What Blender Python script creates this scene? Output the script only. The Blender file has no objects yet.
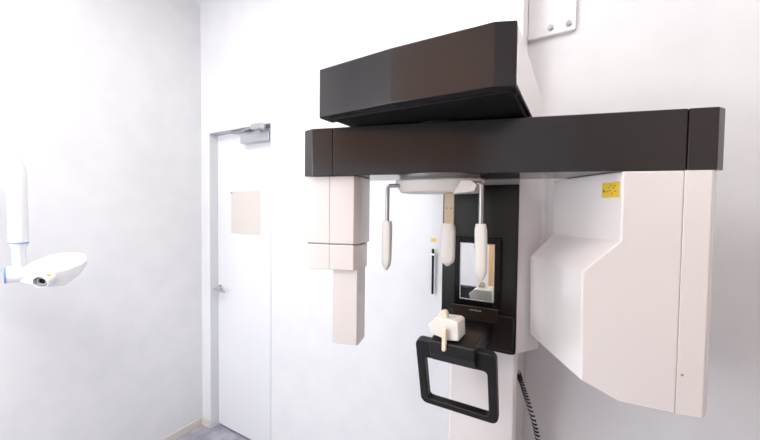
import bpy, bmesh, math, random
from mathutils import Vector, Matrix
C = bpy.context.scene.collection
R = math.radians
sc = bpy.context.scene

# ---------------------------------------------------------------- camera
cam = bpy.data.cameras.new('camera'); cam.sensor_width = 36.0
cam.lens = 36.0 * 338.0 / 760.0; cam.clip_start = 0.02
co = bpy.data.objects.new('camera', cam); C.objects.link(co)
co.matrix_world = (Matrix.Translation((0, 0, 1.64)) @ Matrix.Rotation(R(30.2), 4, 'Z')
                   @ Matrix.Rotation(R(90 - 1.86), 4, 'X') @ Matrix.Rotation(R(0.65), 4, 'Z'))
sc.camera = co
# ---------------------------------------------------------------- world, light level
w = bpy.data.worlds.new('world'); sc.world = w; w.use_nodes = True
w.node_tree.nodes['Background'].inputs[0].default_value = (0.9, 0.95, 1.0, 1)
w.node_tree.nodes['Background'].inputs[1].default_value = 0.3
vs = sc.view_settings
vs.view_transform = 'Standard'; vs.look = 'None'; vs.gamma = 1.0; vs.use_curve_mapping = False
vs.exposure = 1.17
LAMP = 4.6           # radiance of the ceiling panels
WINDOW = 3.5         # radiance of the daylit frosted window behind the camera

# ---------------------------------------------------------------- materials
def mat(name, col, rough=0.5, metal=0.0, spec=0.5, coat=0.0, bump=0.0, bscale=60.0, col2=None, cscale=4.0,
        emit=0.0, trans=0.0, sss=0.0, wood=False):
    m = bpy.data.materials.new(name); m.use_nodes = True
    nt = m.node_tree; b = nt.nodes['Principled BSDF']
    b.inputs['Base Color'].default_value = (*col, 1)
    b.inputs['Roughness'].default_value = rough; b.inputs['Metallic'].default_value = metal
    b.inputs['Specular IOR Level'].default_value = spec
    b.inputs['Coat Weight'].default_value = coat; b.inputs['Coat Roughness'].default_value = 0.06
    b.inputs['Transmission Weight'].default_value = trans
    if sss: b.inputs['Subsurface Weight'].default_value = sss; b.inputs['Subsurface Scale'].default_value = 0.02
    if emit:
        b.inputs['Emission Color'].default_value = (*col, 1); b.inputs['Emission Strength'].default_value = emit
    tc = nt.nodes.new('ShaderNodeTexCoord')
    if col2:
        n = nt.nodes.new('ShaderNodeTexNoise'); n.inputs['Scale'].default_value = cscale
        n.inputs['Detail'].default_value = 6
        src = tc.outputs['Object']
        if wood:
            mp = nt.nodes.new('ShaderNodeMapping'); mp.inputs['Scale'].default_value = (8, 8, 0.5)
            nt.links.new(src, mp.inputs[0]); src = mp.outputs[0]
        nt.links.new(src, n.inputs['Vector'])
        r = nt.nodes.new('ShaderNodeValToRGB')
        r.color_ramp.elements[0].position = 0.35; r.color_ramp.elements[1].position = 0.65
        r.color_ramp.elements[0].color = (*col, 1); r.color_ramp.elements[1].color = (*col2, 1)
        nt.links.new(n.outputs['Fac'], r.inputs[0]); nt.links.new(r.outputs[0], b.inputs['Base Color'])
    if bump:
        n = nt.nodes.new('ShaderNodeTexNoise'); n.inputs['Scale'].default_value = bscale
        n.inputs['Detail'].default_value = 4
        nt.links.new(tc.outputs['Object'], n.inputs['Vector'])
        bp = nt.nodes.new('ShaderNodeBump'); bp.inputs['Strength'].default_value = bump
        bp.inputs['Distance'].default_value = 0.002
        nt.links.new(n.outputs['Fac'], bp.inputs['Height']); nt.links.new(bp.outputs[0], b.inputs['Normal'])
    return m

M = {}
M['wall'] = mat('wallpaper', (0.75, 0.755, 0.775), 0.8, spec=0.2, bump=0.25, bscale=90, col2=(0.785, 0.785, 0.80), cscale=7)
M['wall_warm'] = mat('wallpaper_beige', (0.44, 0.35, 0.30), 0.8, spec=0.2, bump=0.25, bscale=90)
M['ceiling'] = mat('ceiling_board', (0.85, 0.85, 0.86), 0.9, spec=0.1, bump=0.2, bscale=50)
M['floor'] = mat('marbled_vinyl', (0.28, 0.275, 0.33), 0.45, col2=(0.46, 0.45, 0.51), cscale=9)
M['base'] = mat('cream_vinyl', (0.66, 0.63, 0.56), 0.6)
M['door'] = mat('door_white', (0.78, 0.785, 0.81), 0.45, bump=0.05)
M['jamb'] = mat('jamb_grey', (0.70, 0.71, 0.73), 0.4, metal=0.1)
M['chrome'] = mat('satin_chrome', (0.62, 0.62, 0.64), 0.22, metal=1.0)
M['silver'] = mat('silver_paint', (0.50, 0.51, 0.54), 0.35, metal=0.5)
M['paper'] = mat('beige_paper', (0.66, 0.61, 0.57), 0.8)
M['dark'] = mat('charcoal_satin', (0.024, 0.022, 0.0235), 0.17, spec=0.6, bump=0.03, bscale=400)
M['dark2'] = mat('charcoal_edge', (0.16, 0.155, 0.165), 0.35, spec=0.6)
M['blk'] = mat('black_matte', (0.005, 0.005, 0.006), 0.5, spec=0.25)
M['strip'] = mat('brown_black_gloss', (0.022, 0.014, 0.011), 0.15)
M['grip'] = mat('black_rubber', (0.007, 0.0065, 0.0065), 0.42, spec=0.35, bump=0.1, bscale=300)
M['gloss_black'] = mat('gloss_black', (0.004, 0.004, 0.004), 0.12, spec=0.25)
M['cassette'] = mat('ivory_white_plastic', (0.73, 0.67, 0.645), 0.35, coat=0.4)
M['panel'] = mat('black_panel', (0.013, 0.009, 0.007), 0.3, spec=0.28)
M['white'] = mat('gloss_white_plastic', (0.84, 0.79, 0.77), 0.30, coat=1.0)
M['white2'] = mat('cool_white_plastic', (0.86, 0.85, 0.85), 0.35, coat=0.3)
M['cream'] = mat('cream_plastic', (0.70, 0.655, 0.61), 0.4, sss=0.05)
M['beige'] = mat('beige_plastic', (0.56, 0.43, 0.30), 0.45)
M['steel'] = mat('brushed_steel', (0.42, 0.41, 0.42), 0.35, metal=0.9)
M['seam'] = mat('seam_grey', (0.30, 0.28, 0.27), 0.7)
M['mirror'] = mat('mirror_glass', (0.93, 0.94, 0.95), 0.01, metal=1.0)
M['yellow'] = mat('yellow_vinyl', (0.80, 0.56, 0.04), 0.5)
M['ink'] = mat('dark_ink', (0.16, 0.10, 0.03), 0.6)
M['lightink'] = mat('silver_print', (0.26, 0.26, 0.27), 0.5)
M['chin'] = mat('frosted_white', (0.76, 0.73, 0.68), 0.35, sss=0.2)
M['bite'] = mat('ivory_plastic', (0.80, 0.70, 0.56), 0.4, sss=0.1)
M['blue'] = mat('blue_band', (0.22, 0.36, 0.80), 0.45)
M['gloss_white'] = mat('enamel_white', (0.86, 0.86, 0.88), 0.3, coat=0.4)
M['cone'] = mat('cone_grey', (0.50, 0.50, 0.52), 0.4)
M['wood'] = mat('brown_wood', (0.36, 0.17, 0.07), 0.5, col2=(0.46, 0.24, 0.11), cscale=3, wood=True)
M['oak'] = mat('light_oak', (0.62, 0.36, 0.17), 0.5, col2=(0.70, 0.44, 0.22), cscale=3, wood=True)
M['lamp'] = mat('lamp_diffuser', (1.0, 0.985, 0.975), 0.5, emit=LAMP)
M['daylight'] = mat('daylit_frosted_glass', (0.90, 0.95, 1.0), 0.3, emit=WINDOW)
M['lampframe'] = mat('lamp_frame', (0.8, 0.8, 0.8), 0.5)
M['fabric'] = mat('black_fabric', (0.02, 0.02, 0.022), 0.9, bump=0.4, bscale=500)

# ---------------------------------------------------------------- helpers
def finish(name, bm, m, parent=None, bevel=0.0, seg=2, smooth=True, angle=30, sub=0):
    bmesh.ops.recalc_face_normals(bm, faces=bm.faces)
    me = bpy.data.meshes.new(name); bm.to_mesh(me); bm.free()
    o = bpy.data.objects.new(name, me); C.objects.link(o)
    me.materials.append(M[m] if isinstance(m, str) else m)
    if smooth:
        me.shade_smooth()
        me.set_sharp_from_angle(angle=R(angle))
    if bevel:
        b = o.modifiers.new('bevel', 'BEVEL'); b.width = bevel; b.segments = seg; b.limit_method = 'ANGLE'
        b.angle_limit = R(angle); b.harden_normals = True
    if sub:
        s = o.modifiers.new('sub', 'SUBSURF'); s.levels = sub; s.render_levels = sub
    if parent: o.parent = parent
    return o
def box(bm, x0, x1, y0, y1, z0, z1):
    r = bmesh.ops.create_cube(bm, size=1.0)
    for v in r['verts']:
        v.co = Vector(((x0 + x1) / 2 + v.co.x * (x1 - x0), (y0 + y1) / 2 + v.co.y * (y1 - y0), (z0 + z1) / 2 + v.co.z * (z1 - z0)))
    return r['verts']
def prism(bm, pts, z0, z1):                 # plan polygon (x, y) raised from z0 to z1
    a = [bm.verts.new((x, y, z0)) for x, y in pts]; b = [bm.verts.new((x, y, z1)) for x, y in pts]
    n = len(pts); bm.faces.new(a); bm.faces.new(b)
    for i in range(n): bm.faces.new((a[i], a[(i + 1) % n], b[(i + 1) % n], b[i]))
    return a + b
def prism_y(bm, pts, y0, y1):               # front polygon (x, z) pushed from y0 to y1
    a = [bm.verts.new((x, y0, z)) for x, z in pts]; b = [bm.verts.new((x, y1, z)) for x, z in pts]
    n = len(pts); bm.faces.new(a); bm.faces.new(b)
    for i in range(n): bm.faces.new((a[i], a[(i + 1) % n], b[(i + 1) % n], b[i]))
    return a + b
def lathe(bm, prof, n=24, at=(0, 0, 0), axis='Z', M4=None):   # prof: (radius, height)
    rings = []
    for r, h in prof:
        rings.append([bm.verts.new((r * math.cos(2 * math.pi * i / n), r * math.sin(2 * math.pi * i / n), h)) for i in range(n)])
    for a, b in zip(rings, rings[1:]):
        for i in range(n): bm.faces.new((a[i], a[(i + 1) % n], b[(i + 1) % n], b[i]))
    bm.faces.new(rings[0]); bm.faces.new(rings[-1])
    vs_ = [v for r in rings for v in r]
    mm = M4 if M4 else Matrix.Translation(at) @ {'Z': Matrix.Identity(4), 'Y': Matrix.Rotation(R(90), 4, 'X'), 'X': Matrix.Rotation(R(90), 4, 'Y')}[axis]
    for v in vs_: v.co = mm @ v.co
    return vs_
def tube(bm, pts, rad, n=12, flat=1.0):
    pts = [Vector(p) for p in pts]; rings = []
    up = Vector((0, 0, 1)); prev = None
    for i, p in enumerate(pts):
        t = (pts[min(i + 1, len(pts) - 1)] - pts[max(i - 1, 0)]).normalized()
        if prev is None:
            a = t.cross(up if abs(t.z) < 0.9 else Vector((0, 1, 0))).normalized()
        else:
            a = (prev - t * prev.dot(t)).normalized()
        b = t.cross(a); prev = a
        r = rad[i] if isinstance(rad, (list, tuple)) else rad
        rings.append([bm.verts.new(p + a * r * math.cos(2 * math.pi * k / n) + b * r * flat * math.sin(2 * math.pi * k / n)) for k in range(n)])
    for a, b in zip(rings, rings[1:]):
        for k in range(n): bm.faces.new((a[k], a[(k + 1) % n], b[(k + 1) % n], b[k]))
    bm.faces.new(rings[0]); bm.faces.new(rings[-1])
def aim(p, d):                               # matrix placing +Z along d at p
    return Matrix.Translation(p) @ Vector(d).to_track_quat('Z', 'Y').to_matrix().to_4x4()
def struct(name, bm, m, parent=None, **k):
    o = finish(name, bm, m, parent, **k)
    if not parent: o['kind'] = 'structure'
    return o
def thing(name, label, cat, loc=(0, 0, 0), group=None):
    o = bpy.data.objects.new(name, None); C.objects.link(o); o.location = loc
    o.empty_display_size = 0.1; o['label'] = label; o['category'] = cat
    if group: o['group'] = group
    return o
def tag(o, label, cat, group=None):
    o['label'] = label; o['category'] = cat
    if group: o['group'] = group
    return o
def BM(): return bmesh.new()

# ---------------------------------------------------------------- room shell
XL, XR, YB, YF, ZC = -2.405, 1.35, 1.5, -1.35, 3.3
DX0, DX1, DZ = -2.303, -1.667, 2.175         # door opening in the back wall
bm = BM(); box(bm, XL - 0.2, XR + 0.2, YF - 0.2, YB + 0.2, -0.1, 0.0); struct('floor', bm, 'floor')
bm = BM(); box(bm, XL - 0.2, XR + 0.2, YF - 0.2, YB + 0.2, ZC, ZC + 0.1); struct('ceiling', bm, 'ceiling')
bm = BM(); box(bm, XL - 0.2, XL, YF - 0.2, YB + 0.2, 0, ZC); struct('wall_left', bm, 'wall')
bm = BM(); box(bm, XR, XR + 0.2, YF - 0.2, YB + 0.2, 0, ZC); struct('wall_right', bm, 'wall_warm')
bm = BM()
box(bm, XL, DX0, YB, YB + 0.2, 0, ZC); box(bm, DX1, XR, YB, YB + 0.2, 0, ZC); box(bm, DX0, DX1, YB, YB + 0.2, DZ, ZC)
struct('wall_back', bm, 'wall')
bm = BM(); box(bm, XL, XR, YF - 0.2, YF, 0, ZC); struct('wall_front', bm, 'wall')
# baseboards
bm = BM(); box(bm, XL, XL + 0.009, YF, YB - 0.009, 0, 0.058); struct('baseboard_left', bm, 'base', bevel=0.003)
bm = BM(); box(bm, XL + 0.001, DX0 - 0.002, YB - 0.009, YB, 0, 0.058); box(bm, DX1 + 0.002, XR - 0.01, YB - 0.009, YB, 0, 0.058)
struct('baseboard_back', bm, 'base', bevel=0.003)
bm = BM(); box(bm, XR - 0.009, XR, YF, YB - 0.01, 0, 0.058); struct('baseboard_right', bm, 'base', bevel=0.003)
# door lining
bm = BM(); t = 0.006
box(bm, DX0, DX0 + t, YB - 0.004, YB + 0.19, 0, DZ); box(bm, DX1 - t, DX1, YB - 0.004, YB + 0.19, 0, DZ)
box(bm, DX0 + t, DX1 - t, YB - 0.004, YB + 0.19, DZ - t, DZ)
struct('trim_1', bm, 'jamb', bevel=0.001)
# door leaf with lever, closer and hinges
DY = YB + 0.058
bm = BM(); box(bm, DX0 + t + 0.001, DX1 - t - 0.002, DY, DY + 0.036, 0.012, DZ - t - 0.003)
door = struct('door_1', bm, 'door', bevel=0.002)
bm = BM(); box(bm, DX0 + t + 0.001, DX1 - t - 0.002, DY + 0.01, DY + 0.03, 0.0005, 0.0115)
finish('door_gap_shade', bm, 'blk', door)  # black strip standing in for the shade in the gap under the leaf
h = BM()
lathe(h, [(0.024, 0), (0.024, 0.006), (0.020, 0.009)], 24, M4=aim((-2.262, DY, 1.045), (0, -1, 0)))
lathe(h, [(0.0095, 0.005), (0.0095, 0.05)], 16, M4=aim((-2.262, DY, 1.045), (0, -1, 0)))
tube(h, [(-2.268, DY - 0.05, 1.045), (-2.235, DY - 0.052, 1.045), (-2.19, DY - 0.052, 1.041), (-2.155, DY - 0.047, 1.036)], [0.0095, 0.0105, 0.0095, 0.007], 12)
finish('door_handle', h, 'chrome', door, angle=50)
h = BM()                                       # overhead closer: body on the leaf, arm to the head of the frame
box(h, -1.98, -1.70, DY - 0.05, DY, 2.070, 2.128)
finish('closer_body', h, 'silver', door, bevel=0.006)
h = BM()
lathe(h, [(0.012, 0), (0.012, 0.02)], 16, at=(-1.80, DY - 0.024, 2.127))
tube(h, [(-1.80, DY - 0.024, 2.146), (-1.76, DY - 0.10, 2.150)], 0.008, 8)
tube(h, [(-1.76, DY - 0.10, 2.152), (-1.95, DY - 0.05, 2.157)], 0.006, 8)
box(h, -1.79, -1.70, DY - 0.115, DY - 0.075, 2.132, 2.166)
finish('closer_arm', h, 'chrome', door)
h = BM(); box(h, -2.08, -1.90, DY - 0.045, DY - 0.02, 2.148, 2.168)
finish('closer_rail', h, 'steel', door, bevel=0.002)
# paper on the door
h = BM()
prism_y(h, [(-2.139, 1.752), (-1.837, 1.752), (-1.835, 1.60), (-1.837, 1.454), (-2.0, 1.4525), (-2.141, 1.455), (-2.140, 1.60)], DY - 0.0012, DY - 0.0003)
pp = finish('paper_notice', h, 'paper')
tag(pp, 'blank beige paper sheet pinned to the white door', 'paper')
h = BM(); lathe(h, [(0.008, 0), (0.008, 0.003), (0.005, 0.005)], 12, M4=aim((-2.134, DY - 0.002, 1.742), (0, -1, 0)))
finish('pin', h, 'steel', pp)

# ---------------------------------------------------------------- rear side of the room (met only in reflections)
h = BM(); box(h, -1.5, 0.45, YF, YF + 0.03, 2.05, 3.29); struct('trim_2', h, 'wood', bevel=0.003)
h = BM()
box(h, -0.80, -0.74, YF, YF + 0.04, 0, 2.04); box(h, 0.14, 0.20, YF, YF + 0.04, 0, 2.04)
struct('trim_3', h, 'oak', bevel=0.003)
h = BM(); box(h, -0.74, 0.14, YF + 0.003, YF + 0.03, 0.01, 2.04); d2 = struct('door_2', h, 'door', bevel=0.002)
h = BM(); lathe(h, [(0.012, 0), (0.012, 0.045)], 12, M4=aim((0.07, YF + 0.03, 1.0), (0, 1, 0)))
tube(h, [(0.07, YF + 0.075, 1.0), (-0.05, YF + 0.075, 1.0)], 0.009, 10); finish('door_handle', h, 'chrome', d2)

h = BM()
box(h, -2.25, -2.21, YF, YF + 0.04, 0.75, 2.35); box(h, -1.29, -1.25, YF, YF + 0.04, 0.75, 2.35); box(h, -2.21, -1.29, YF, YF + 0.04, 2.31, 2.35); box(h, -2.21, -1.29, YF, YF + 0.04, 0.75, 0.79)
win = struct('window_1', h, 'lampframe', bevel=0.003)
h = BM(); box(h, -2.21, -1.29, YF + 0.002, YF + 0.012, 0.79, 2.31); finish('frosted_pane', h, 'daylight', win)
# ceiling light panels
def ceiling_light(x, y, sx, sy, label):
    r = thing('ceiling_light', label, 'light', (x, y, ZC), 'flush ceiling light panels')
    h = BM()
    for a in ((-sx - .02, -sx, -sy - .02, sy + .02), (sx, sx + .02, -sy - .02, sy + .02), (-sx, sx, -sy - .02, -sy), (-sx, sx, sy, sy + .02)):
        box(h, *a, -0.03, 0.0)
    finish('frame', h, 'lampframe', r)
    h = BM(); box(h, -sx, sx, -sy, sy, -0.022, -0.008); finish('diffuser', h, 'lamp', r)
ceiling_light(-1.15, -0.25, 0.6, 0.6, 'square white flush ceiling light panel nearer the white door')
ceiling_light(0.62, 0.30, 0.33, 0.45, 'oblong white flush ceiling light panel above the right end of the scanner')

# ================================================================ panoramic X-ray machine
mc = thing('dental_xray_scanner', 'large white and charcoal panoramic dental X-ray scanner fixed to the back wall', 'x-ray machine', (-0.30, 1.35, 0))
MO = Vector((-0.30, 1.35, 0))
def part(name, bm, m, parent=mc, world=True, **k):
    # geometry is given in room coordinates; shift into the machine's own frame
    for v in bm.verts: v.co -= MO
    return finish(name, bm, m, parent, **k)

# column: pedestal, lower white front, upper rail
h = BM(); box(h, -0.47, -0.10, 1.12, 1.498, 0.0, 0.03); part('base_plate', h, 'white2', bevel=0.006)
h = BM(); prism(h, [(-0.412, 1.498), (-0.412, 1.262), (-0.402, 1.25), (-0.178, 1.25), (-0.168, 1.262), (-0.168, 1.498)], 0.03, 1.160)
part('column', h, 'white', bevel=0.004)
h = BM(); box(h, -0.40, -0.188, 1.36, 1.498, 1.172, 2.75); part('upper_rail', h, 'white2', bevel=0.004)
# carriage
h = BM(); prism(h, [(-0.428, 1.496), (-0.428, 1.225), (-0.168, 1.2255), (-0.168, 1.206), (-0.105, 1.30), (-0.105, 1.496)], 1.153, 1.95)
car = part('carriage', h, 'white', bevel=0.004)
h = BM(); prism_y(h, [(-0.429, 1.727), (-0.429, 1.20), (-0.424, 1.165), (-0.40, 1.152), (-0.185, 1.150), (-0.168, 1.154), (-0.166, 1.17), (-0.167, 1.727)], 1.2, 1.226)
part('front_panel', h, 'panel', car, bevel=0.003)
# lower console under the mirror
h = BM(); prism_y(h, [(-0.40, 1.285), (-0.172, 1.285), (-0.172, 1.165), (-0.40, 1.165)], 1.185, 1.203)
part('lower_cover', h, 'panel', car, bevel=0.005)
# mirror
h = BM(); fr = [(-0.378, -0.218, 1.305, 1.545)]
box(h, -0.378, -0.357, 1.186, 1.203, 1.305, 1.545); box(h, -0.238, -0.218, 1.186, 1.203, 1.305, 1.545)
box(h, -0.357, -0.238, 1.186, 1.203, 1.524, 1.545); box(h, -0.357, -0.238, 1.186, 1.203, 1.305, 1.323)
mf = part('mirror_frame', h, 'gloss_black', bevel=0.002)
h = BM(); box(h, -0.357, -0.238, 1.190, 1.202, 1.323, 1.524); part('mirror', h, 'mirror', mf)
h = BM(); box(h, -0.3575, -0.355, 1.188, 1.192, 1.323, 1.524); box(h, -0.240, -0.2375, 1.188, 1.192, 1.323, 1.524)
box(h, -0.355, -0.240, 1.188, 1.192, 1.5215, 1.524); box(h, -0.355, -0.240, 1.188, 1.192, 1.323, 1.3255)
part('mirror_trim', h, 'steel', mf)
h = BM(); prism_y(h, [(-0.381, 1.303), (-0.382, 1.258), (-0.360, 1.250), (-0.24, 1.252), (-0.221, 1.262), (-0.220, 1.305)], 1.180, 1.203)
ns = part('display_strip', h, 'strip', bevel=0.003)
h = BM()
for k, x in enumerate((-0.318, -0.311, -0.304, -0.297, -0.290, -0.283)):
    box(h, x, x + 0.0048, 1.1790, 1.1802, 1.288, 1.2925 if k % 2 else 1.291)
part('logo', h, 'lightink', ns)

# overhead housing
h = BM()
PL = [(-0.616, 0.735), (-0.600, 0.72), (-0.393, 0.7185), (-0.154, 0.72), (-0.114, 0.735)]
# side edges run straight back to the column
a_b = [(-0.616, 0.735, 1.893), (-0.606, 0.722, 1.893), (-0.154, 0.72, 1.897), (-0.114, 0.735, 1.893), (-0.114, 0.775, 1.893), (-0.154, 0.762, 1.897), (-0.606, 0.768, 1.893), (-0.616, 0.785, 1.893)]
prism(h, [(-0.634, 0.746), (-0.626, 0.734), (-0.393, 0.7185), (-0.154, 0.720), (-0.114, 0.737), (-0.114, 0.80), (-0.634, 0.80)], 1.893, 2.024)
hb = part('overhead_housing', h, 'dark', bevel=0.0015, angle=3)
h = BM(); prism(h, [(-0.611, 0.801), (-0.118, 0.801), (-0.118, 1.30), (-0.19, 1.45), (-0.40, 1.45), (-0.611, 1.30)], 1.915, 2.021)
part('rear_cover', h, 'white2', hb, bevel=0.004)
h = BM(); prism(h, [(-0.606, 0.76), (-0.124, 0.76), (-0.124, 1.10), (-0.606, 1.10)], 1.889, 1.916)
part('underside', h, 'blk', hb, bevel=0.003)
h = BM(); prism(h, [(-0.113, 0.739), (-0.112, 0.739), (-0.112, 1.28), (-0.113, 1.28)], 1.897, 2.018)
part('side_panel', h, 'white2', hb)
# bearing between the housing and the beam
h = BM(); lathe(h, [(0.085, 1.884), (0.085, 1.893)], 40, at=(-0.36, 0.98, 0)); part('bearing', h, 'blk')

# ---- rotating arm; u along the beam, w away from the room, in the arm's own direction
ca, sa = math.cos(R(15.31)), math.sin(R(15.31))
PX, PY = -0.645, 0.816
def L(u, w): return (PX + u * ca - w * sa, PY + u * sa + w * ca)
def lprism(h, pts, z0, z1): return prism(h, [L(*p) for p in pts], z0, z1)
def lfront(h, pts, w0, w1):
    a = [h.verts.new((*L(u, w0), z)) for u, z in pts]; b = [h.verts.new((*L(u, w1), z)) for u, z in pts]
    n = len(pts); h.faces.new(a); h.faces.new(b)
    for i in range(n): h.faces.new((a[i], a[(i + 1) % n], b[(i + 1) % n], b[i]))
BZ0, BZ1, BW = 1.740, 1.884, 0.20
h = BM(); lprism(h, [(0.001, 0), (0.896, 0), (0.896, BW), (0.001, BW)], BZ0, BZ1)
beam = part('rotating_beam', h, 'dark', bevel=0.002)
h = BM(); lprism(h, [(-0.0005, 0), (-0.066, 0), (-0.102, 0.02), (-0.102, BW - 0.03), (-0.066, BW), (-0.0005, BW)], BZ0, BZ1)
part('end_cap', h, 'dark', beam, bevel=0.0015, angle=10)
h = BM(); lprism(h, [(0.899, 0), (0.956, 0), (0.979, 0.02), (0.979, BW - 0.03), (0.956, BW), (0.899, BW)], BZ0, BZ1)
part('end_cap', h, 'dark', beam, bevel=0.0015, angle=10)

# ---- generator head on the right
h = BM()
def V(x, y, z): return h.verts.new((x, y, z))
Tz = BZ0 - 0.0006
T1 = V(0.096, 1.0187, Tz); A = V(0.096, 1.0187, 1.568); Cc = V(0.015, 0.9965, 1.486); Cb = V(0.021, 0.998, 1.206)
B1 = V(0.103, 1.021, 1.164); S1 = V(*L(0.8946, 0), 1.153); S0 = V(*L(0.8946, 0), Tz)
MT = V(0.0455, 1.0755, Tz); MB_ = V(0.0455, 1.0755, 1.567)
Nn = V(-0.069, 1.24, Tz); G = V(-0.066, 1.24, 1.5645); E_ = V(-0.133, 1.24, 1.487); Eb = V(-0.128, 1.24, 1.221)
DW = 0.262
B1r = V(*L(0.80, DW), 1.166); S1r = V(*L(0.8946, DW), 1.155); S0r = V(*L(0.8946, DW), Tz)
for f in ((T1, A, Cc, Cb, B1, S1, S0), (T1, MT, MB_, A), (MT, Nn, G, MB_), (MB_, Cc, A), (MB_, E_, Cc), (MB_, G, E_),
          (Cc, E_, Eb, Cb), (Cb, Eb, B1r), (Cb, B1r, B1), (B1, B1r, S1r, S1), (S0, S1, S1r, S0r),
          (S0, S0r, Nn, MT, T1), (Nn, S0r, S1r, G), (G, S1r, B1r, Eb, E_)):
    h.faces.new(f)
head = part('generator_head', h, 'white', bevel=0.004, seg=3, angle=18)
h = BM(); lprism(h, [(0.895, 0), (0.948, 0), (0.957, 0.006), (0.976, 0.035), (0.976, 0.23), (0.955, DW), (0.895, DW)], 1.153, Tz)
part('end_cover', h, 'white', head, bevel=0.0015)
h = BM(); lathe(h, [(0.003, 0), (0.003, 0.0008)], 12, M4=aim((*L(0.905, -0.0001), 1.251), (sa, -ca, 0)))
part('screw', h, 'seam', head)
# warning sticker on the head
def on_front(h, u0, u1, z0, z1, w): lprism(h, [(u0, w), (u1, w), (u1, w + 0.0006), (u0, w + 0.0006)], z0, z1)
h = BM()
sx, sy = 0.052, 1.070                            # sits on the slanted neck face
nd = Vector((0.0455 - 0.096, 1.0755 - 1.0187, 0)).normalized(); nn = Vector((nd.y, -nd.x, 0)) * -1
p0 = Vector((0.096, 1.0187, 0)) + nd * 0.004
def on_neck(h, a0, a1, z0, z1, lift):
    n = nn if nn.y < 0 else -nn
    q = [p0 + nd * a0 + n * lift, p0 + nd * a1 + n * lift, p0 + nd * a1 + n * (lift - 0.0006), p0 + nd * a0 + n * (lift - 0.0006)]
    prism(h, [(v.x, v.y) for v in q], z0, z1)
on_neck(h, 0.004, 0.056, 1.676, 1.715, 0.0009)
stk = part('warning_sticker', h, 'yellow', head)
h = BM()
on_neck(h, 0.0475, 0.052, 1.690, 1.696, 0.0014)
for a, z in ((0.016, 1.704), (0.020, 1.699), (0.028, 1.706), (0.034, 1.700), (0.038, 1.690), (0.024, 1.685), (0.014, 1.690), (0.030, 1.692)):
    on_neck(h, a, a + 0.004, z, z + 0.0025, 0.0014)
part('printed_symbol', h, 'ink', stk)

# ---- sensor head on the left
h = BM(); lprism(h, [(-0.091, 0.012), (0.066, 0.012), (0.080, 0.03), (0.084, 0.12), (0.070, 0.16), (-0.085, 0.16), (-0.095, 0.14)], 1.531, Tz)
sh = part('sensor_head', h, 'cassette', bevel=0.003)
h = BM(); lprism(h, [(-0.091, 0.012), (0.066, 0.012), (0.080, 0.03), (0.080, 0.11), (0.066, 0.15), (-0.091, 0.15)], 1.450, 1.5275)
part('lower_shell', h, 'cassette', sh, bevel=0.003)
h = BM(); lprism(h, [(-0.088, 0.015), (0.063, 0.015), (0.076, 0.032), (0.076, 0.10), (-0.088, 0.14)], 1.526, 1.532); part('gap_ring', h, 'seam', sh)
h = BM(); lprism(h, [(-0.004, 0.020), (0.076, 0.020), (0.079, 0.024), (0.079, 0.095), (-0.004, 0.095)], 1.217, 1.452)
part('sensor_cassette', h, 'cassette', sh, bevel=0.002)
h = BM(); lprism(h, [(-0.0135, 0.0116), (-0.0122, 0.0116), (-0.0122, 0.013), (-0.0135, 0.013)], 1.452, Tz); part('seam_line', h, 'seam', sh)

# ---- head support under the beam
h = BM()
prism(h, [(-0.505, 0.955), (-0.485, 0.925), (-0.40, 0.905), (-0.31, 0.905), (-0.262, 0.925), (-0.232, 0.965), (-0.235, 1.03), (-0.30, 1.07), (-0.43, 1.07), (-0.50, 1.02)], 1.690, 1.731)
hv = [v for v in h.verts if v.co.z < 1.70]
for v in hv:
    v.co.x = -0.362 + (v.co.x + 0.362) * 0.86; v.co.y = 0.98 + (v.co.y - 0.98) * 0.9
hs = part('head_support', h, 'cream', bevel=0.008, seg=4)
h = BM(); lathe(h, [(0.115, 1.728), (0.120, 1.7335), (0.120, 1.741)], 48, at=(-0.365, 0.985, 0)); part('support_collar', h, 'dark2', hs)
h = BM(); prism_y(h, [(-0.30, 1.684), (-0.29, 1.700), (-0.275, 1.722), (-0.250, 1.722), (-0.232, 1.708), (-0.240, 1.690)], 0.912, 0.95)
part('side_latch', h, 'cream', hs, bevel=0.003)
def pad(h, x, y, z0, z1, wt, wb, d, lean=0.0):
    n = 10; rings = []
    for i in range(n + 1):
        t = i / n; z = z0 + (z1 - z0) * t
        w_ = (wt + (wb - wt) * t)
        if t < 0.12: w_ *= 0.78 + 0.22 * (t / 0.12)
        if t > 0.80: w_ *= math.sqrt(max(0.04, 1 - ((t - 0.80) / 0.203) ** 2))
        dd = d * (0.85 if t < 0.1 else 1.0) * (math.sqrt(max(0.05, 1 - ((t - 0.85) / 0.155) ** 2)) if t > 0.85 else 1)
        rings.append([h.verts.new((x + lean * t + w_ * math.copysign(abs(math.cos(a)) ** 0.6, math.cos(a)), y + dd * math.copysign(abs(math.sin(a)) ** 0.6, math.sin(a)), z))
                      for a in [2 * math.pi * k / 20 for k in range(20)]])
    for a, b in zip(rings, rings[1:]):
        for k in range(20): h.faces.new((a[k], a[(k + 1) % 20], b[(k + 1) % 20], b[k]))
    h.faces.new(rings[0]); h.faces.new(rings[-1])
def rest(x, xin, flare):
    h = BM(); tube(h, [(xin, 0.93, 1.712), (x + (0.006 if xin > x else -0.006), 0.922, 1.712), (x, 0.92, 1.706), (x, 0.92, 1.66), (x, 0.92, 1.575)], 0.0062, 12)
    r = part('temple_rest', h, 'steel', angle=60)
    h = BM(); pad(h, x, 0.92, 1.603, 1.449, 0.0165, 0.0150, 0.010, flare); part('pad', h, 'cream', r, angle=60)
rest(-0.509, -0.47, -0.002); rest(-0.222, -0.25, 0.004)
h = BM(); box(h, -0.352, -0.322, 0.995, 1.003, 1.585, 1.70)
fr = part('forehead_rest', h, 'beige', bevel=0.001)
h = BM()
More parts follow.
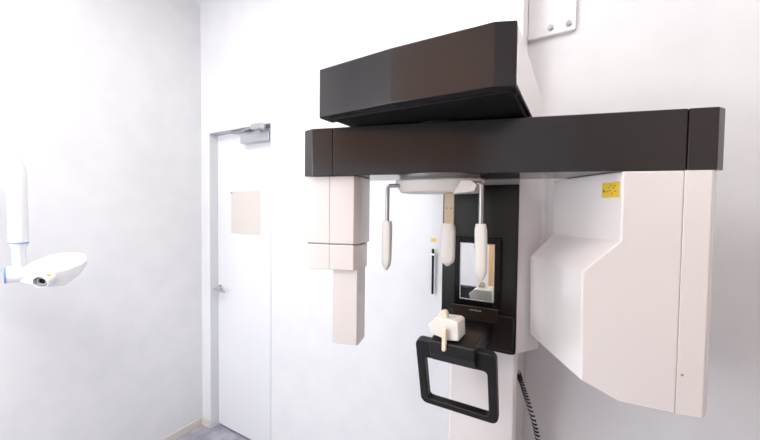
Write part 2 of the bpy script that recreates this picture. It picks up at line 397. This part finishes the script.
for x, z in ((-0.344, 1.645), (-0.330, 1.645)): lathe(h, [(0.0022, 0), (0.0022, 0.001)], 10, M4=aim((x, 0.9952, z), (0, -1, 0)))
part('scale_mark', h, 'ink', fr)
h = BM(); pad(h, -0.3385, 0.995, 1.598, 1.468, 0.0235, 0.022, 0.011); part('pad', h, 'cream', fr, angle=60)

# ---- chin rest, its block and the hand frame
h = BM()
pts = [(1.19, 1.248), (1.10, 1.250), (1.02, 1.256), (0.965, 1.258), (0.965, 1.225), (1.02, 1.205), (1.19, 1.19)]
a = [h.verts.new((-0.372, y, z)) for y, z in pts]; b = [h.verts.new((-0.243, y, z)) for y, z in pts]
h.faces.new(a); h.faces.new(b)
for i in range(len(pts)): h.faces.new((a[i], a[(i + 1) % len(pts)], b[(i + 1) % len(pts)], b[i]))
part('support_bracket', h, 'grip', bevel=0.006, seg=3)
h = BM()
pts = [(0.925, 1.256), (1.01, 1.266), (1.06, 1.262), (1.06, 1.215), (0.975, 1.190), (0.952, 1.188), (0.925, 1.222)]
a = [h.verts.new((-0.368, y, z)) for y, z in pts]; b = [h.verts.new((-0.232, y, z)) for y, z in pts]
h.faces.new(a); h.faces.new(b)
for i in range(len(pts)): h.faces.new((a[i], a[(i + 1) % len(pts)], b[(i + 1) % len(pts)], b[i]))
part('chin_mount', h, 'grip', bevel=0.005, seg=3)
# frosted chin cup
h = BM()
pts = [(-0.375, 1.297), (-0.352, 1.322), (-0.292, 1.324), (-0.284, 1.318), (-0.281, 1.266), (-0.31, 1.262), (-0.368, 1.272)]
prism_y(h, pts, 0.935, 1.005)
for v in h.verts:
    if v.co.y > 0.95 and v.co.z > 1.3: v.co.z -= 0.004
cr = part('chin_rest', h, 'chin', bevel=0.003, seg=2)
h = BM(); prism_y(h, [(-0.325, 1.238), (-0.319, 1.234), (-0.313, 1.238), (-0.313, 1.300), (-0.325, 1.300)], 0.916, 0.93)
part('bite_peg', h, 'bite', cr, bevel=0.002)
h = BM(); prism_y(h, [(-0.352, 1.318), (-0.341, 1.341), (-0.330, 1.345), (-0.322, 1.340), (-0.318, 1.318)], 0.945, 0.965)
part('bite_fork', h, 'bite', cr, bevel=0.003)
# hand frame: rounded rectangle ring tilted back towards the column at its foot
def rrect(x0, x1, z0, z1, r, n=5):
    out = []
    for cx, cz, a0 in ((x1 - r, z1 - r, 0), (x0 + r, z1 - r, 90), (x0 + r, z0 + r, 180), (x1 - r, z0 + r, 270)):
        for k in range(n + 1):
            a = R(a0 + 90 * k / n); out.append((cx + r * math.cos(a), cz + r * math.sin(a)))
    return out
h = BM()
oo = rrect(-0.421, -0.181, -0.232, 0.0, 0.020); ii = rrect(-0.395, -0.206, -0.212, -0.060, 0.012)
def hf(x, z, y):   # tilt about the top edge
    th = R(14)
    return (x, 0.945 + y * math.cos(th) - z * math.sin(th), 1.243 + z * math.cos(th) + y * math.sin(th))
ro = [[h.verts.new(hf(x, z, y)) for x, z in oo] for y in (0.0, 0.026)]
ri = [[h.verts.new(hf(x, z, y)) for x, z in ii] for y in (0.0, 0.026)]
n = len(oo)
for k in range(n):
    k2 = (k + 1) % n
    h.faces.new((ro[0][k], ro[0][k2], ri[0][k2], ri[0][k])); h.faces.new((ro[1][k], ro[1][k2], ri[1][k2], ri[1][k]))
    h.faces.new((ro[0][k], ro[0][k2], ro[1][k2], ro[1][k])); h.faces.new((ri[0][k], ri[0][k2], ri[1][k2], ri[1][k]))
part('hand_frame', h, 'grip', bevel=0.004, seg=3)

# ---- coiled cable beside the column
h = BM()
path = [Vector((-0.170, 1.30, 1.055)), Vector((-0.162, 1.285, 1.045)), Vector((-0.148, 1.28, 1.01)), Vector((-0.132, 1.28, 0.965)), Vector((-0.111, 1.28, 0.90)), Vector((-0.097, 1.28, 0.84)), Vector((-0.085, 1.28, 0.75)), Vector((-0.08, 1.29, 0.6)), Vector((-0.085, 1.32, 0.35)), Vector((-0.12, 1.40, 0.12)), Vector((-0.17, 1.44, 0.08))]
def catm(P, t):
    i = min(int(t), len(P) - 2); f = t - i
    p0, p1, p2, p3 = P[max(i - 1, 0)], P[i], P[i + 1], P[min(i + 2, len(P) - 1)]
    return 0.5 * ((2 * p1) + (p2 - p0) * f + (2 * p0 - 5 * p1 + 4 * p2 - p3) * f * f + (3 * p1 - p0 - 3 * p2 + p3) * f ** 3)
core = [catm(path, i * (len(path) - 1) / 120) for i in range(121)]
tube(h, core, 0.0066, 8)
cb = part('coiled_cable', h, 'silver')
h = BM()
NT = 46; coil = []
for i in range(NT * 10 + 1):
    t = i / (NT * 10); c = catm(path, t * (len(path) - 1)); an = 2 * math.pi * i / 10
    coil.append(c + Vector((math.cos(an) * 0.0062, math.sin(an) * 0.0062, 0)))
tube(h, coil, 0.0036, 6)
part('coil', h, 'grip', cb, angle=60)

# ================================================================ wall bracket with two bolts, right of the rail
br = thing('wall_bracket', 'white flat wall bracket plate with two bolts above the scanner', 'bracket', (-0.10, 1.5, 2.42))
def sub(o, h, name, m, par, **k):
    for v in h.verts: v.co -= Vector(par.location)
    return finish(name, h, m, par, **k)
h = BM(); box(h, -0.187, -0.022, 1.485, 1.4995, 2.322, 2.393)
box(h, -0.187, -0.022, 1.485, 1.4995, 2.393, 2.62)
h.free(); h = BM(); prism_y(h, [(-0.187, 2.322), (-0.022, 2.325), (-0.022, 2.62), (-0.187, 2.62)], 1.482, 1.4995)
sub(None, h, 'plate', 'gloss_white', br, bevel=0.002)
for x, z in ((-0.106, 2.349), (-0.046, 2.350)):
    h = BM(); lathe(h, [(0.012, 0), (0.012, 0.002), (0.0085, 0.003), (0.0085, 0.011), (0.006, 0.013)], 12, M4=aim((x, 1.4825, z), (0, -1, 0)))
    sub(None, h, 'bolt', 'silver', br)

# ================================================================ black pointer hanging on the wall with a yellow tag above it
h = BM(); lathe(h, [(0.004, 1.246), (0.0055, 1.25), (0.0055, 1.425), (0.004, 1.429), (0.004, 1.438), (0.0062, 1.439), (0.0062, 1.455), (0.003, 1.458)], 14, at=(-0.5735, 1.480, 0))
ps = tag(finish('exposure_switch', h, 'blk'), 'thin black rod hanging upright on the back wall left of the column', 'switch')
h = BM(); box(h, -0.585, -0.562, 1.468, 1.4995, 1.428, 1.436); finish('holder', h, 'white2', ps, bevel=0.002)
h = BM(); box(h, -0.592, -0.568, 1.4975, 1.4998, 1.488, 1.505)
tag(finish('yellow_tag', h, 'yellow', bevel=0.001), 'small yellow tag stuck on the wall above the black rod', 'tag')

# ================================================================ intraoral X-ray arm at the left wall
ar = thing('intraoral_xray_arm', 'white small X-ray tube head hanging from a curved arm at the left wall', 'x-ray machine', (-2.14, 0.485, 1.3))
AO = Vector(ar.location)
h = BM()
axp = Vector((-2.140, 0.487))
dirv = Vector((-0.23, -0.97)).normalized()
pts = [(axp.x, axp.y, 1.475), (axp.x, axp.y, 1.60), (axp.x, axp.y, 1.76)]
rr = 0.15
for k in range(1, 12):
    a = R(k * 9.0)
    o_ = rr * (1 - math.cos(a)); pts.append((axp.x + dirv.x * o_, axp.y + dirv.y * o_, 1.76 + rr * math.sin(a)))
o_ = pts[-1]
wx = XL + 0.02
pts.append((o_[0] + dirv.x * 0.05, o_[1] + dirv.y * 0.10, o_[2] - 0.03))
pts.append((o_[0] - 0.06, o_[1] + dirv.y * 0.13, o_[2] - 0.07)); pts.append((XL + 0.06, o_[1] + dirv.y * 0.17, o_[2] - 0.10)); pts.append((XL + 0.004, o_[1] + dirv.y * 0.17, o_[2] - 0.10))
tube(h, pts, 0.032, 24)
sub(None, h, 'curved_arm', 'gloss_white', ar, angle=60)
h = BM(); lathe(h, [(0.0328, 1.468), (0.0328, 1.475)], 32, at=(axp.x, axp.y, 0)); sub(None, h, 'swivel_band', 'blue', ar)
h = BM(); lathe(h, [(0.020, 1.345), (0.022, 1.37), (0.022, 1.44), (0.030, 1.468)], 24, at=(axp.x, axp.y, 0)); sub(None, h, 'neck', 'gloss_white', ar, angle=60)
# horizontal pivot, along the camera-side direction
hd = Vector((0.23, 0.97, 0)).normalized()                   # direction of the head's long axis
piv = Vector((axp.x, axp.y, 1.333))
h = BM(); lathe(h, [(0.034, -0.040), (0.036, -0.036), (0.036, 0.035), (0.032, 0.05)], 24, M4=aim(piv, hd)); sub(None, h, 'pivot', 'gloss_white', ar, angle=60)
h = BM(); lathe(h, [(0.0355, -0.046), (0.0365, -0.045), (0.0365, -0.040)], 24, M4=aim(piv, hd)); sub(None, h, 'pivot_band', 'blue', ar)
# tube head: tapering faceted housing
h = BM()
side = Vector((0.97, -0.23, 0)).normalized()                # towards the camera
def HP(s, d, z): return h.verts.new(piv + hd * s + side * d + Vector((0, 0, z)))
sec = [  # s, half depth, top z, bottom z, shoulder z
    (0.00, 0.030, 0.026, -0.034, 0.000), (0.05, 0.050, 0.050, -0.056, 0.004), (0.10, 0.060, 0.074, -0.070, 0.006), (0.15, 0.060, 0.080, -0.066, 0.010),
    (0.20, 0.048, 0.076, -0.022, 0.026), (0.228, 0.032, 0.066, 0.020, 0.044)]
rings = []
for s, dp, zt, zb, zs in sec:
    rings.append([HP(s, -dp * 0.7, zt), HP(s, -dp * 0.1, zt), HP(s, dp, zs), HP(s, dp * 0.8, zb), HP(s, -dp * 0.8, zb), HP(s, -dp, zs)])
for a, b in zip(rings, rings[1:]):
    for k in range(6): h.faces.new((a[k], a[(k + 1) % 6], b[(k + 1) % 6], b[k]))
h.faces.new(rings[0]); h.faces.new(rings[-1])
sub(None, h, 'tube_head', 'gloss_white', ar, bevel=0.008, seg=3, angle=15)
cd = (side * 0.82 + hd * -0.50 + Vector((0, 0, -0.22))).normalized()
cp = piv + hd * 0.098 + side * 0.030 + Vector((0, 0, -0.018))
h = BM(); lathe(h, [(0.032, 0), (0.032, 0.035), (0.0295, 0.07), (0.026, 0.0705), (0.025, 0.045), (0.025, 0.03)], 28, M4=aim(cp, cd))
cn = sub(None, h, 'beam_cone', 'gloss_white', ar, angle=40)
h = BM(); lathe(h, [(0.0185, 0.031), (0.0185, 0.060), (0.014, 0.060), (0.014, 0.05)], 24, M4=aim(cp, cd)); cf = finish('lens_ring', h, 'cone', cn); 
for v in cf.data.vertices: v.co -= AO
h = BM(); lathe(h, [(0.0132, 0.048), (0.0132, 0.052)], 24, M4=aim(cp, cd)); cf = finish('lens', h, 'blk', cn)
for v in cf.data.vertices: v.co -= AO
up_ = (Vector((0, 0, 1)) * 0.75 + hd * 0.7).normalized()
h = BM(); lathe(h, [(0.0085, 0), (0.0085, 0.0012)], 6, M4=aim(cp + cd * 0.045 + (up_ - cd * up_.dot(cd)).normalized() * 0.0318, (up_ - cd * up_.dot(cd)).normalized()))
cf = finish('warning_sticker', h, 'yellow', cn)
for v in cf.data.vertices: v.co -= AO
# wall mount plate
h = BM(); mp = pts[-1]; lathe(h, [(0.07, 0), (0.07, 0.012), (0.05, 0.02)], 28, M4=aim((XL + 0.0005, mp[1], mp[2]), (1, 0, 0)))
sub(None, h, 'mount_plate', 'gloss_white', ar)

# ================================================================ added chair behind the camera, stands in for an unreadable black reflection
ch = thing('stand_in_chair', 'black fabric chair added as stand-in for a dark shape in the small mirror', 'chair', (-0.74, -0.75, 0))
h = BM(); prism(h, rrect(-0.22, 0.22, -0.21, 0.21, 0.06), 0.44, 0.50); finish('seat', h, 'fabric', ch, bevel=0.015, seg=3)
h = BM(); prism_y(h, rrect(-0.21, 0.21, 0.60, 0.98, 0.07), 0.19, 0.235); finish('backrest', h, 'fabric', ch, bevel=0.012, seg=3)
h = BM(); box(h, -0.03, 0.03, 0.21, 0.235, 0.42, 0.62); box(h, -0.03, 0.03, 0.0, 0.235, 0.42, 0.438); finish('back_bar', h, 'blk', ch)
h = BM(); lathe(h, [(0.025, 0.08), (0.025, 0.44)], 16); finish('gas_post', h, 'steel', ch)
for k in range(5):
    a = R(72 * k + 10); d = Vector((math.cos(a), math.sin(a), 0))
    h = BM(); tube(h, [d * 0.015 + Vector((0, 0, 0.10)), d * 0.25 + Vector((0, 0, 0.075))], [0.022, 0.015], 8); lg = finish('leg', h, 'blk', ch)
    h = BM(); lathe(h, [(0.029, -0.012), (0.029, 0.012)], 16, M4=aim(d * 0.25 + Vector((0, 0, 0.029)), (-d.y, d.x, 0))); box(h, d.x * .25 - .008, d.x * .25 + .008, d.y * .25 - .008, d.y * .25 + .008, 0.03, 0.075)
    finish('caster', h, 'blk', lg)
